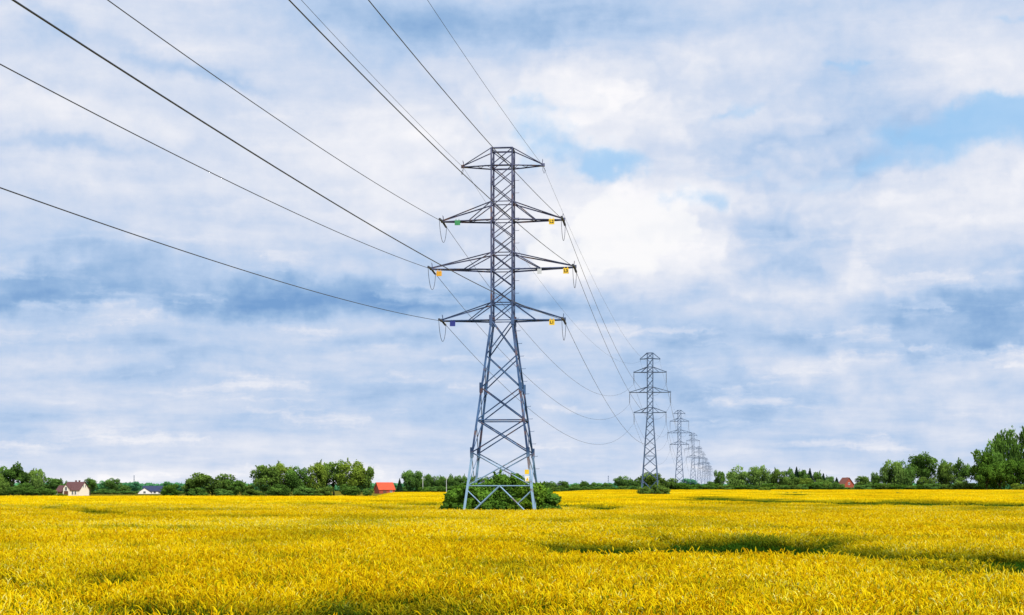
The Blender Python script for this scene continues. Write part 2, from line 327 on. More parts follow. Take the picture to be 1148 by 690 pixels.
def crossarm(parent,mat_,side,hs,zb,zt,w,ztip,wm,name='crossarm',posts=True):
    mb=MB(); tip=Vector((side*w,0,ztip))
    for s in(-1,1):
        b0=Vector((side*hs,s*hs,zb)); t0=Vector((side*hs,s*hs,zt)); tp=tip+Vector((0,s*.07,0))
        mb.angle(b0,tp,wm*1.25,(0,-s,0)); mb.angle(t0,tp+Vector((0,0,.12)),wm,(0,-s,-.3))
        if posts:
            m1=b0.lerp(tp,.45); mb.angle(t0,m1+Vector((0,0,.03)),wm*.8,(0,-s,0))
    # lacing of the bottom face
    n=5
    for i in range(n):
        a=Vector((side*hs,(-1)**i*hs,zb)).lerp(tip,i/n); b=Vector((side*hs,-(-1)**i*hs,zb)).lerp(tip,(i+1)/n); mb.angle(a+Vector((0,0,.05)),b+Vector((0,0,.05)),wm*.6,(0,0,1))
    mb.box((side*(w-.12),0,ztip),(.55,.26,.12)); mb.box((side*(w+.02),0,ztip+.09),(.28,.08,.2))
    for s in(-1,1): mb.tube([(side*(w-.05),s*.05,ztip+.1),(side*(w+.0),s*.2,ztip+.5)],.018,4)
    return mb.build(name,mat_,parent)
PLATE=5
# first tower (strain tower, in front)
PHI=-.0993; T1=Vector((-.7403,129.92,0)); TH=.12459
t1=empty('transmission_tower',T1,PHI); tag(t1,'tall steel lattice tower in front rising out of a green bush in the crop','pylon','towers of the power line')
lev=[(0,2.95),(2.81,2.59),(5.48,2.248),(8.08,1.914),(10.68,1.58),(13.3,1.244),(16.16,.877),(17.57,.877),(18.9,.877),(20.24,.877),(21.6,.877),(22.93,.877),(24.25,.877),(25.71,.877),(27.15,.877),(28.6,.877),(30,.877)]
for sx in(-1,1):
    for sy in(-1,1):
        mb=MB(); inw=(-sx,-sy,0)
        for (z0,h0,z1,h1,w) in ((0,2.95,5.48,2.248,.19),(5.48,2.248,16.16,.877,.165),(16.16,.877,30.0,.877,.135)): mb.angle((sx*h0,sy*h0,z0),(sx*h1,sy*h1,z1),w,inw)
        for zj,hj in ((5.48,2.248),(10.68,1.58),(16.16,.877)): mb.box((sx*hj,sy*hj,zj),(.26,.26,.8))
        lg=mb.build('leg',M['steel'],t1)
        mb=MB(); mb.box((sx*2.97,sy*2.97,.1),(.7,.7,.34)); mb.build('footing',M['concrete'],t1)
mb=MB()
for i in range(1,len(lev)-1):
    (z0,h0),(z1,h1)=lev[i],lev[i+1]; big=z0<16
    lattice_face(mb,z0,h0,z1,h1,.07 if big else .055,horiz=(i in(1,3,6,7,9,10,12,13,15)))
lattice_face(mb,30,.877,30,.877,.07,False,True)
for k in range(4):
    inn=[(0,1,0),(-1,0,0),(0,-1,0),(1,0,0)][k]
    rot=Matrix.Rotation(k*math.pi/2,3,'Z')
    for s in(-1,1):
        a=rot@Vector((0,-2.59,2.81)); b=rot@Vector((s*2.82,-2.95,0.1)); mb.angle(a,b,.09,inn); mb.angle(rot@Vector((s*2.62,-2.62,2.5)),a.lerp(b,.52),.07,inn)
    for z in(30.,28.6): mb.angle(rot@Vector((-.877,-.877,z)),rot@Vector((.877,-.877,z)),.1,inn)
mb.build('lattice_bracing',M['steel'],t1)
for i in range(26):
    z=3.2+i*1.02; h=np.interp(z,[l[0] for l in lev],[l[1] for l in lev]); mb=MB(); mb.tube([(h+.02,h,z),(h+.34,h,z),(h+.36,h,z+.05)],.018,5); mb.build('step_bolt',M['steel'],t1)
arms=[(24.25,25.71,4.893,24.25),(20.24,21.6,5.806,20.42),(16.16,17.57,4.941,16.2),(28.6,30.0,3.243,28.66)]
def loc_dir(th_world):     # direction toward camera, horizontal, in tower-local axes
    v=Vector((-math.sin(th_world),-math.cos(th_world),0)); v.rotate(Matrix.Rotation(-PHI,3,'Z')); return v
tipw={}
for k,(zb,zt,w,ztip) in enumerate(arms):
    for side in(-1,1):
        e=k==3
        ar=crossarm(t1,M['steel'],side,.877,zb,zt,w,ztip,.075 if not e else .062,'crossarm' if not e else 'earth_wire_arm',posts=not e)
        tip=Vector((side*w,0,ztip)); tipw[(k,side)]=t1.location+(Matrix.Rotation(PHI,3,'Z')@tip)
        if not e:
            f=loc_dir(TH); bk=-loc_dir(.1253); a=tip+f*1.75+Vector((0,0,-.02)); b=tip+bk*1.75+Vector((0,0,-.17*1)); 
            for end in(a,b):
                mb=MB(); st=tip+(end-tip)*.12; insulator(mb,st,tip+(end-tip)*.86,11,.10); mb.tube([tip,st],.03,5); mb.tube([tip+(end-tip)*.86,end],.035,5); mb.box(tuple(tip+(end-tip)*.9),(.14,.14,.14)); mb.build('insulator_string',M['ceramic'],ar)
            pts=[]
            for i in range(17):
                t=i/16; p=a.lerp(b,t); p=p+Vector((side*.0,0,-1.55*(1-(2*t-1)**2)**.7)); pts.append(p)
            mb=MB(); mb.tube(pts,.02,5); mb.build('jumper_loop',M['cable'],ar,True)
        else:
            mb=MB(); mb.tube([tip,tip+Vector((0,0,-.35)),tip+Vector((side*.1,.1,-.6)),tip+Vector((side*.2,.3,-.35)),tip+Vector((side*.05,.5,-.05))],.018,5); mb.build('bonding_loop',M['cable'],ar)
def text_mesh(s,size,loc,parent,name,mat_):
    cu=bpy.data.curves.new(name,'FONT'); cu.body=s; cu.size=size; cu.align_x='CENTER'; cu.align_y='CENTER'; cu.extrude=.004; cu.offset=.01
    to=bpy.data.objects.new('tmp_text',cu); COL.objects.link(to); dg=bpy.context.evaluated_depsgraph_get(); me=bpy.data.meshes.new_from_object(to.evaluated_get(dg)); bpy.data.objects.remove(to)
    me.materials.clear(); me.materials.append(mat_); o=bpy.data.objects.new(name,me); o.rotation_euler=(math.pi/2,0,0); o.location=loc; return link(o,parent)
pl=[(619,250.5,24.25,'yellow','L2'),(634.8,305.3,20.24,'yellow','L3'),(619.3,362.7,16.16,'yellow','L1'),(513.2,250.2,24.25,'green_p',None),(492,306.5,20.24,'orange',None),(605.5,306,20.24,'grey_p',None),(507.6,363.2,16.16,'blue_p',None)]
names={'yellow':'yellow phase plate','green_p':'green circuit plate','orange':'amber circuit plate','grey_p':'pale grey plate','blue_p':'dark blue circuit plate'}
for px,py,zb,mc,txt in pl:
    lx=(px-563.7)/13.86; z=Hpx(py,129.9); w=.44 if mc!='grey_p' else .34; h=.40 if txt is None else .44
    hs=.877*(1-abs(lx)/5.5)+.08
    mb=MB(); mb.box((lx,-hs-.1,z),(w,.03,h)); mb.box((lx-.12,-hs-.06,z+h/2+.04),(.04,.05,.16)); mb.box((lx+.12,-hs-.06,z+h/2+.04),(.04,.05,.16)); p=mb.build('phase_plate',M[mc],t1); p['label']=names[mc]+(' reading '+txt if txt else '')+' under a crossarm'
    if txt: text_mesh(txt,.34,(lx,-hs-.122,z),p,'plate_lettering',M['black'])
# plates on the front right leg
mb=MB(); mb.box((2.18,-2.50,3.92),(.34,.03,.36)); mb.box((2.32,-2.44,3.92),(.3,.05,.05)); p=mb.build('number_plate',M['yellow'],t1); p['label']='small yellow plate on the right front leg'
mb=MB(); mb.box((2.22,-2.53,3.38),(.36,.03,.42)); mb.box((2.34,-2.47,3.38),(.3,.05,.05)); p=mb.build('warning_plate',M['white'],t1); p['label']='small white plate below the yellow plate'
mb=MB(); vs=[(2.22-.13,-2.549,3.22),(2.22+.13,-2.549,3.22),(2.22,-2.549,3.50)]; mb.add(vs,[(0,1,2)]); mb.build('warning_symbol',M['yellow'],p)

# second tower and the rest of the line (suspension towers)
SCN=0
t2=empty('transmission_tower',(37.2,432.63,0),-.135)
lev2=[(0,2.42),(4.8,2.08),(8.2,1.84),(11.2,1.62),(13.8,1.44),(16.3,1.26),(18.7,1.09),(20.8,.94),(22.7,.8),(24.3,.8),(26.3,.8),(28.4,.8),(29.8,.8),(31.8,.8),(33.8,.8),(35.2,.8),(37.5,.8),(38.96,.8)]
for sx in(-1,1):
    for sy in(-1,1):
        mb=MB()
        for (z0,h0,z1,h1,w) in ((0,2.42,22.7,.8,.21),(22.7,.8,38.96,.8,.19)): mb.angle((sx*h0,sy*h0,z0),(sx*h1,sy*h1,z1),w,(-sx,-sy,0))
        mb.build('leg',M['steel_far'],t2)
mb=MB()
for i in range(len(lev2)-1):
    (z0,h0),(z1,h1)=lev2[i],lev2[i+1]; lattice_face(mb,z0,h0,z1,h1,.085,horiz=(i in(3,8,9,11,12,14,15,16)))
for k in range(4):
    rot=Matrix.Rotation(k*math.pi/2,3,'Z'); mb.angle(rot@Vector((-.8,-.8,38.96)),rot@Vector((.8,-.8,38.96)),.1)
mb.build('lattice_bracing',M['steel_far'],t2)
arms2=[(33.75,35.2,4.35,33.75,30.71),(28.35,29.8,5.5,28.35,25.32),(22.9,24.3,4.3,22.9,20.10),(37.45,38.96,2.62,37.3,36.75)]
for k,(zb,zt,w,ztip,zw) in enumerate(arms2):
    for side in(-1,1):
        ar=crossarm(t2,M['steel_far'],side,.8,zb,zt,w,ztip,.12,'crossarm' if k<3 else 'earth_wire_arm',posts=k<3)
        mb=MB()
        if k<3: insulator(mb,(side*w,0,ztip-.25),(side*w,0,zw+.1),12,.12); mb.tube([(side*w,0,ztip),(side*w,0,ztip-.3)],.03,5); mb.tube([(side*w,-.3,zw),(side*w,.3,zw)],.05,5)
        else: mb.tube([(side*w,0,ztip),(side*w,0,zw)],.05,5)
        mb.build('insulator_string' if k<3 else 'earth_wire_clamp',M['ceramic'] if k<3 else M['steel_far'],ar)
TD=[432.63,752,1066,1410,1700,2010,2330,2650]; TX=[37.2,78.4,120.2,164.3,202.5,243,285,327]
TL=['slimmer steel lattice tower next behind the big front tower','third lattice tower of the line, left of a dark round far tree','fourth lattice tower of the line, just right of the third','fifth lattice tower of the receding line','sixth lattice tower of the receding line','seventh lattice tower, very small above the trees','eighth lattice tower, tiny above the trees','ninth and farthest lattice tower, tiny at the right end of the row']
towers=[t1,t2]
for i in range(1,len(TD)): 
    c=copy_tree(t2); c.location=(TX[i],TD[i],0); towers.append(c)
for i,(t,l) in enumerate(zip(towers[1:],TL)): tag(t,l,'pylon','towers of the power line')

# ------------------------------------------------------------------ wires
KAP=.003783
pos=['upper','middle','lower']
for (k,side),tp in tipw.items():
    e=k==3; a,bq=(.0557316,.00025376) if e else (.0783421,.0002973); th=TH+side*KAP; pts=[]; u0=.05 if e else 1.75
    for i in range(91):
        u=u0+(298-u0)*i/90; pts.append((tp.x-u*math.tan(th),tp.y-u,tp.z-a*u+bq*u*u))
    mb=MB(); mb.tube(pts,.0125 if e else .0205,6); o=mb.build('earth_wire' if e else 'conductor',M['cable'],None,True)
    sd='left' if side<0 else 'right'
    if e: tag(o,'thin earth wire running overhead to the viewer from the front tower top %s arm'%sd,'wire','wires crossing overhead toward the viewer')
    else: tag(o,'dark cable sweeping overhead to the viewer from the front tower %s %s arm'%(pos[k],sd),'power cable','wires crossing overhead toward the viewer')
    # away from the viewer, over every further tower
    pts=[]; rad=[]
    prev=Vector(tp)
    for j in range(len(TD)):
        zb,zt,w,ztip,zw=arms2[k]; r=Matrix.Rotation(-.135,3,'Z')@Vector((side*w,0,0)); nx=Vector((TX[j]+r.x,TD[j]+r.y,zw))
        L=(nx-prev).length; sag=(7.725 if not e else 5.6)*(L/305)**2; n=48 if j==0 else 16
        for i in range(n+(j==len(TD)-1)):
            t=i/n
            if j==0 and i==0: t=(1.75/L if not e else .0)
            q=prev.lerp(nx,t); pts.append((q.x,q.y,q.z-4*sag*t*(1-t))); rad.append((.011 if e else .0185)*(1+.35*min(1,(q.y-130)/400)))
        prev=nx
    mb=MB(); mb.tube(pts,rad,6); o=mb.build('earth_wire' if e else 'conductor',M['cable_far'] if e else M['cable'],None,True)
    if e: tag(o,'thin earth wire from the front tower top %s arm away to the far towers'%sd,'wire','wires running on to the far towers')
    else: tag(o,'cable sagging from the front tower %s %s arm away to the far towers'%(pos[k],sd),'power cable','wires running on to the far towers')

# ------------------------------------------------------------------ trees
def crown(kind,seed,nleaf=5200,leaf=.040,name='crown'):
    r=np.random.default_rng(seed); Ls=[]
    if kind=='oak': nl=26; cen=np.array([0,0,.60]); er=np.array([.40,.40,.30]); lr=(.10,.19); st=1.0
    elif kind=='round': nl=34; cen=np.array([0,0,.53]); er=np.array([.36,.36,.36]); lr=(.09,.17); st=1.1
    elif kind=='willow': nl=40; cen=np.array([0,0,.50]); er=np.array([.34,.34,.40]); lr=(.08,.15); st=1.7
    elif kind=='shrub': nl=30; cen=np.array([0,0,.40]); er=np.array([.38,.38,.38]); lr=(.11,.2); st=.9
    elif kind=='hedge': nl=34; cen=np.array([0,0,.42]); er=np.array([.44,.3,.34]); lr=(.10,.17); st=1.0
    V=[];T=[]
    if kind=='conifer':
        n=nleaf; t=r.uniform(0,1,n)**.75; z=1-t*.9; lay=np.floor(t*13)/13; rad=(.02+.48*t)*(.62+.38*((t*13)%1))*r.uniform(.55,1.0,n)**.5; a=r.uniform(0,6.283,n)
        rad*=1+.18*np.sin(a*5+lay*40)
        C=np.stack([rad*np.cos(a),rad*np.sin(a),z-rad*.12],-1); tint=np.clip(.2+.6*rad/.5+r.normal(0,.12,n),0,1); nrm=np.stack([np.cos(a),np.sin(a),np.full(n,.5)],-1)
    else:
        d=r.normal(size=(nl,3)); d/=np.linalg.norm(d,axis=1)[:,None]; rr=r.uniform(.45,1.0,nl)**.6
        L=cen+d*er*rr[:,None]; L[0]=cen; lrad=r.uniform(*lr,nl)*(1.15-.25*rr)
        if kind in('shrub','hedge'): L[:,2]=np.abs(L[:,2]-.02)+.04
        wt=lrad**2; wt/=wt.sum(); which=r.choice(nl,nleaf,p=wt)
        dd=r.normal(size=(nleaf,3)); dd[:,2]+=.25; dd/=np.linalg.norm(dd,axis=1)[:,None]
        sh=1-np.abs(r.normal(0,.16,nleaf)); sh[r.random(nleaf)<.10]*=1.28
        q=lrad[which][:,None]*sh[:,None]*dd; q[:,2]*=st; C=L[which]+q; nrm=dd
        lobet=r.uniform(-.22,.22,nl)
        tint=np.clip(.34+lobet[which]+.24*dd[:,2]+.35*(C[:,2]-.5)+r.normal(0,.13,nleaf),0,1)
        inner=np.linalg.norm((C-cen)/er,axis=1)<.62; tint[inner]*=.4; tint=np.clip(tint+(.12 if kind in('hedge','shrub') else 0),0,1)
        C[:,2]=np.maximum(C[:,2],.02)
        ns={'shrub':30,'round':16,'oak':14,'willow':12,'hedge':16}[kind]; ex=[];en=[]
        for i in range(ns):
            li=r.integers(0,nl); d0=r.normal(size=3); d0[2]=abs(d0[2])+.6; d0/=np.linalg.norm(d0); st0=L[li]+d0*lrad[li]*.8; ln=r.uniform(.06,.15); t=r.uniform(0,1,34)
            if st0[2]<.35: continue
            ex.append(st0+d0*ln*t[:,None]+r.normal(0,.012,(34,3))*(1.3-t)[:,None]); en.append(np.tile(d0,(34,1)))
        if ex:
            ex=np.concatenate(ex); C=np.concatenate([C,ex]); nrm=np.concatenate([nrm,np.concatenate(en)]); tint=np.concatenate([tint,np.clip(r.normal(.62,.15,len(ex)),0,1)])
    n=len(C); nn=nrm*.8+r.normal(0,.55,(n,3)); nn/=np.linalg.norm(nn,axis=1)[:,None]
    a=np.cross(nn,r.normal(size=(n,3))); a/=np.linalg.norm(a,axis=1)[:,None]; b=np.cross(nn,a); s=(leaf*r.uniform(.5,1.15,n))[:,None]
    asp=1.6 if kind=='willow' else 1.2
    if kind=='willow': a=a*.5+np.array([0,0,-.8]); 
    Q=np.stack([C-a*s*.5*asp,C+b*s*.5,C+a*s*.5*asp,C-b*s*.5],1).reshape(-1,3)
    fi=np.arange(n*4).reshape(n,4)
    Q[:,2]*=1/np.percentile(Q[:,2],99.6)
    rad_=np.percentile(np.abs(Q[:,0]),98.5)*2; Q[:,0]/=rad_; Q[:,1]/=np.percentile(np.abs(Q[:,1]),98.5)*2 if kind!='hedge' else rad_
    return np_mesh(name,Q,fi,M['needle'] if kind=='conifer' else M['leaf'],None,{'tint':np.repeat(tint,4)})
def trunk_mesh(kind,seed):
    rd=random.Random(seed); mb=MB(); top={'oak':.62,'round':.6,'willow':.7,'shrub':.4,'hedge':.4,'conifer':.95}[kind]; r0={'oak':.032,'conifer':.022}.get(kind,.026)
    if kind in('shrub','hedge'):
        for i in range(6):
            a=rd.uniform(0,6.28); mb.tube([(.05*math.cos(a),.05*math.sin(a),-.03),(.14*math.cos(a),.14*math.sin(a),.22),(.26*math.cos(a),.26*math.sin(a),.5)],[.016,.012,.005],5)
    else:
        mb.tube([(0,0,-.05),(.008,0,.12),(.0,.008,.3),(.015,0,top)],[r0*1.35,r0,r0*.8,r0*.25],7)
        if kind!='conifer':
            for i in range(8):
                a=i*2.4+rd.uniform(-.3,.3); z0=rd.uniform(.18,.42); l=rd.uniform(.2,.32); mb.tube([(0,0,z0),(l*.5*math.cos(a),l*.5*math.sin(a),z0+.10),(l*math.cos(a),l*math.sin(a),z0+.27)],[r0*.5,r0*.33,r0*.1],5)
    o=mb.build('trunk',M['bark'],None); me=o.data; bpy.data.objects.remove(o); return me
protoT={}
for kind,nv in (('oak',4),('round',4),('willow',4),('shrub',4),('hedge',3),('conifer',2)):
    for i in range(nv):
        nlf={'conifer':3600,'hedge':4200,'shrub':4200}.get(kind,6200); protoT[(kind,i)]=(crown(kind,hash((len(kind),i))%9999+ord(kind[0])*7,nlf,{'conifer':.05,'hedge':.05,'shrub':.055}.get(kind,.040)),trunk_mesh(kind,i+ord(kind[0])))
TINT={'g':(1,1,1),'d':(.74,.88,.85),'y':(1.35,1.2,.9),'p':(1.25,1.25,1.5),'b':(.75,1.25,2.4),'B':(.7,1.3,3.6),'v':(.66,.82,.6),'m':(.85,1.0,1.15)}  # the bluish entries put distance haze into the crown colour
vi=[0]
def tree(px,top,wpx,D,kind,tint,label,group=None,cat='tree',name=None,y_base=None,rot=None):
    x=(px-CX)/F*D; z0=float(gz(x,D)); h=Hpx(top,D)-z0; w=wpx*D/F
    vi[0]+=1; rd=random.Random(vi[0]*13+5); ks=[k for k in protoT if k[0]==kind]; ck,tk=protoT[ks[rd.randrange(len(ks))]]
    nm=name or {'oak':'broadleaf_tree','round':'broadleaf_tree','willow':'willow_tree','shrub':'shrub','hedge':'hedge_shrub','conifer':'conifer_tree'}[kind]
    wk={'oak':.98,'round':.90,'willow':.84,'shrub':.98,'hedge':1.1,'conifer':.95}[kind]
    s=w; hk=1.0
    root=empty(nm,(x,D,z0-.05),rd.uniform(0,6.28) if kind!='hedge' else rd.uniform(-.2,.2),(s,s,h/hk))
    tag(root,label,cat,group)
    t=link(bpy.data.objects.new('trunk' if kind not in('shrub','hedge') else 'stems',tk),root)
    c=link(bpy.data.objects.new('crown',ck),root); k=TINT[tint]; j=rd.uniform(.9,1.1); c.color=(k[0]*j,k[1]*j,k[2]*j,1); return root
G1='trees at the left end of the horizon'
tree(14,519.5,32,720,'oak','d','dark broad-crowned tree, tallest at the far left edge',G1)
tree(34,527,19,725,'round','g','mid green tree right beside the tallest tree at the far left',G1)
tree(43,526.5,15,715,'willow','p','narrow pale grey-green tree left of the cream house',G1)
tree(-4,531,18,700,'round','g','green tree cut by the left edge of the photo',G1)
tree(3,540,15,690,'shrub','g','rounded green shrub at the left edge below the tallest tree',G1,'shrub')
tree(59,536,22,735,'round','m','low wide tree directly left of the cream house',G1)
tree(27,541,22,700,'shrub','d','dark shrub under the trees at the far left',G1,'shrub')
tree(68,553.2,16,430,'shrub','y','low round bush standing alone in the crop in front of the cream house',None,'shrub')
tree(76,539.5,11,745,'oak','d','small dark tree peeping over the brown roof from behind',None)
tree(101,536.5,15,740,'oak','d','dark tree just behind the right gable of the cream house',None)
G2='bluish trees between the cream house and the dark-roofed house'
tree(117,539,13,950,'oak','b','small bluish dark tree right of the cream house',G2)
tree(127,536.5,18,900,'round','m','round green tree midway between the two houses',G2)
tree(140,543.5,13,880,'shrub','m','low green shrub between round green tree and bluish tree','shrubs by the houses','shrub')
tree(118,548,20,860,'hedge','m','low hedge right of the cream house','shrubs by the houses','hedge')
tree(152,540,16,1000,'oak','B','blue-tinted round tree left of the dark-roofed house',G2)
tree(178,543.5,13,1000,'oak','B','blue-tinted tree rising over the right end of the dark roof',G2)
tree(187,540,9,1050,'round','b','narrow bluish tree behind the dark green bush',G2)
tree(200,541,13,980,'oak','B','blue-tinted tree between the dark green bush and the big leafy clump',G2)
tree(190,543,19,560,'shrub','v','dark green round bush right of the dark-roofed house',None,'shrub')
G3='big leafy trees left of the red-roofed barn'
tree(216,536,20,505,'round','g','leftmost low tree of the long leafy clump',G3)
tree(238,531,44,500,'round','g','wide dome-shaped tree at the left of the leafy clump',G3)
tree(262,538,24,500,'round','d','lower dark tree right of the dome-shaped tree',G3)
tree(277,541,16,510,'shrub','g','shrub filling the dip left of the two tall groups',G3,'shrub')
tree(298,522,32,500,'round','g','leaf-green tree at the left of the first tall group',G3)
tree(318,519.5,32,505,'round','y','lighter green tree in the middle of the first tall group',G3)
tree(334,524,26,498,'round','d','darker green tree at the right of the first tall group',G3)
tree(354,518.5,26,500,'round','y','light green tree at the left of the second tall group',G3)
tree(374,517.5,32,506,'oak','g','tallest tree of the second tall group, left of the barn',G3)
tree(393,517,32,500,'round','y','broad light green tree in the second tall group',G3)
tree(408,523,22,502,'round','g','rightmost tree of the second tall group next to the barn',G3)
for i,(px,tp,w) in enumerate([(222,547,26),(250,546,30),(285,545,30),(312,543,30),(340,543,30),(365,542,28),(392,543,28),(412,546,14)]):
    tree(px,tp+i%3*1.5,w*.8,488,'shrub','dmg'[i%3],'dark undergrowth along the foot of the leafy clump left of the barn','undergrowth left of the barn','shrub','undergrowth_shrub')
G4='trees between the barn and the front tower'
tree(442,546,8,740,'round','b','small bluish tree right behind the barn',G4)
tree(448,536.5,8,720,'conifer','d','single dark pointed fir right of the red-roofed barn',G4)
tree(463,528,22,700,'round','m','round mid green tree between the fir and the front tower',G4)
tree(470,536,12,705,'round','d','dark tree touching the round mid green tree on its right',G4)
for i,(px,tp,w,k,c) in enumerate([(480,532,11,'round','m'),(488,534,12,'oak','m'),(497,534,14,'round','d'),(507,532,14,'oak','m'),(518,533,14,'round','m'),(529,534,14,'round','d'),(541,535,14,'oak','m'),(553,536,14,'round','m'),(566,536,14,'oak','m'),(579,538,14,'round','m'),(592,540,12,'round','d')]):
    tree(px,tp,w,760,k,c,'bluish green tree in the even row behind the legs of the front tower','row of trees behind the front tower')
tree(475.5,546,11,640,'shrub','v','small dark bush standing alone at the field edge left of the front tower',None,'shrub')
G5='low trees right of the front tower'
for i,(px,tp,w,k,c,l) in enumerate([(617,540,15,'round','m','first low round tree right of the front tower'),(631,539.5,14,'round','d','second low round tree right of the front tower'),(646,543,13,'round','m','low tree before the gap right of the front tower'),
 (656,539.5,14,'round','d','dark round low tree left of the distant mast'),(668,541,15,'round','m','low green tree directly left of the distant mast'),(681,541.5,15,'round','m','low green tree under the distant mast'),(697,534,16,'oak','m','taller loose tree left of the second tower'),(710,537,18,'round','m','green tree just left of the legs of the second tower')]):
    tree(px,tp,w,700,k,c,l,G5)
tree(730,530,28,640,'round','g','light green tree behind the legs of the second tower',G5)
tree(746,536,24,645,'round','g','green tree just right of the second tower',G5)
tree(760,541,18,650,'round','m','low tree between the second and third towers',G5)
tree(772,537,21,1250,'oak','B','wide blue-tinted far tree behind the third tower',G5)
for i,(px,tp,w) in enumerate([(722,545.5,15),(733,541.5,20),(743,544.5,16),(727,546,14)]):
    tree(px,tp,w,429+(i%2)*3,'shrub','g','dense green shrub growing round the foot of the second tower','shrubs at the second tower','shrub')
G6='trees right of the line of towers'
tree(806,528,12,700,'oak','d','small dark tree standing up right of the farthest towers',G6)
tree(800,540,16,720,'round','m','low tree below the farthest towers',G6)
tree(828,523.5,26,650,'willow','p','wide soft grey-green willow, left one of the pair',G6)
tree(851,523,24,648,'willow','p','soft grey-green willow, right one of the pair',G6)
tree(857,546,13,560,'shrub','y','small light green bush at the field edge below the willow pair',None,'shrub')
tree(873,526,20,655,'round','g','green tree right of the willow pair',G6)
G7='mixed wood sloping down to the house with the red gable roof'
for i,(px,tp,w,k,c) in enumerate([(866,530,12,'conifer','m'),(884,525.5,14,'round','m'),(893,524,12,'conifer','m'),(899,527,16,'oak','m'),(908,525.5,12,'conifer','m'),(915,529,15,'round','d'),(923,531,11,'conifer','d'),(931,534,15,'round','m'),(938,535.5,10,'conifer','d'),(886,535,20,'round','g'),(903,536,22,'round','y'),(921,538,20,'round','g')]):
    tree(px,tp,w,690 if i<9 else 665,k,c,'tree in the mixed wood between the willow pair and the small red-roofed house',G7)
tree(967,534,17,670,'round','g','rounded tree directly right of the small red-roofed house',G6)
tree(981,530,13,690,'oak','d','small dark umbrella-shaped tree right of the small red-roofed house',G6)
tree(1001,517,26,640,'willow','p','tall soft grey-green willow left of the dark spreading oak',G6)
tree(1014,518,22,645,'willow','m','willow touching the dark spreading oak on its left',G6)
tree(1034,509,30,650,'oak','d','dark spreading oak with an uneven crown near the right side',G6)
tree(1040,535,24,635,'shrub','g','green shrub at the foot of the dark spreading oak',None,'shrub')
tree(1061,519,20,640,'round','g','green tree between the oak and the dark-crowned tree',G6)
tree(1059,516,14,648,'round','m','bare-topped tree peeping over its green neighbour right of the oak',G6)
tree(1078,515,20,660,'oak','d','dark round-headed tree left of the tall wood at the right edge',G6)
tree(1077,535,15,630,'shrub','p','pale grey-green shrub beneath the dark round-headed tree',None,'shrub')
G8='tall trees at the right edge'
tree(1101,505,25,605,'round','v','dark shorter tree at the left flank of the tall wood',G8)
tree(1112,497,26,612,'willow','d','dark mid-height tree in the left flank of the tall wood',G8)
tree(1126,483,28,618,'willow','d','tallest grey-green willow at the right edge',G8)
tree(1150,480,30,625,'willow','d','tall willow cut by the right edge of the photo',G8)
tree(1106,522,24,600,'round','v','dark green bushy tree at the foot of the tall wood',G8)
tree(1122,518,28,600,'round','v','bushy tree under the tallest willow',G8)
tree(1140,515,30,600,'round','v','bushy dark tree under the willow at the right edge',G8)
tree(1166,488,36,625,'willow','d','tall tree beyond the right edge of the tall wood',G8)
tree(1144,542,18,585,'shrub','y','light green shrub at the field edge in the right corner',None,'shrub')
rd=random.Random(3)
for x0,x1,tp,D in ((765,862,542.5,640),(862,1100,541.5,628)):
    px=x0
    while px<x1:
        if not 939<px<957 or True: tree(px,tp+rd.uniform(-1,2.5)+(4 if 938<px<958 else 0),rd.uniform(14,20),D+rd.uniform(0,8),'hedge',rd.choice('gdmv'),'shrub of the long dark hedge on the field edge right of the towers','hedge along the far field edge','hedge')
        px+=9.5
for px in range(600,765,11): tree(px+rd.uniform(-2,2),545.3+rd.uniform(-1,1.3),15,690+rd.uniform(-6,6),'hedge',rd.choice('gdm'),'low hedge shrub on the field edge between the front tower and the second','hedge between the towers','hedge')
for px in range(452,600,11): tree(px,544.5+rd.uniform(-1,1.3),15,735,'hedge',rd.choice('dmb'),'low shrub under the row of trees behind the front tower','shrubs behind the front tower','hedge')
for px in range(-6,62,9): tree(px,547.5+rd.uniform(-2,1),14,690,'hedge','d','low dark shrub under the trees at the left end of the horizon','shrubs at the left end','hedge')
for px in range(104,205,9): tree(px,550.5+rd.uniform(-.6,1),12,845 if px<150 or px>183 else 930,'hedge','m','low garden shrub near the two houses on the left','garden shrubs','hedge')
for i,(px,w) in enumerate([(883,6),(893,8),(900,6),(1008,7)]): tree(px,551.8,w,480,'shrub','y','tuft of weeds rising from the crop on the right','weed tufts in the crop','plant','weed_tuft')

# distant wood
r=np.random.default_rng(5); n=26000; uu=r.uniform(-.5,.5,n); D=r.uniform(1500,1560,n); top=4.5+3.0*fbm(uu*90,uu*0,61)+1.5*fbm(uu*400,uu*0,67); zz=top*r.uniform(0,1,n)**.7
C=np.stack([uu*D,D,zz-1],-1); nn=r.normal(size=(n,3)); nn[:,1]-=1; nn/=np.linalg.norm(nn,axis=1)[:,None]; a=np.cross(nn,r.normal(size=(n,3))); a/=np.linalg.norm(a,axis=1)[:,None]; b=np.cross(nn,a); s=(r.uniform(1.,2.4,n))[:,None]
Q=np.stack([C-a*s,C+b*s,C+a*s,C-b*s],1).reshape(-1,3)
o=link(bpy.data.objects.new('distant_wood',np_mesh('distant_wood',Q,np.arange(n*4).reshape(n,4),M['leaf'],None,{'tint':np.repeat(np.clip(.25+.35*zz/top+r.normal(0,.1,n),0,1),4)}))); o.color=(.7,1.3,3.2,1); tag(o,'low bluish woodland along the horizon','wood',None,'stuff')  # blue object colour paints the haze of distance onto the leaves

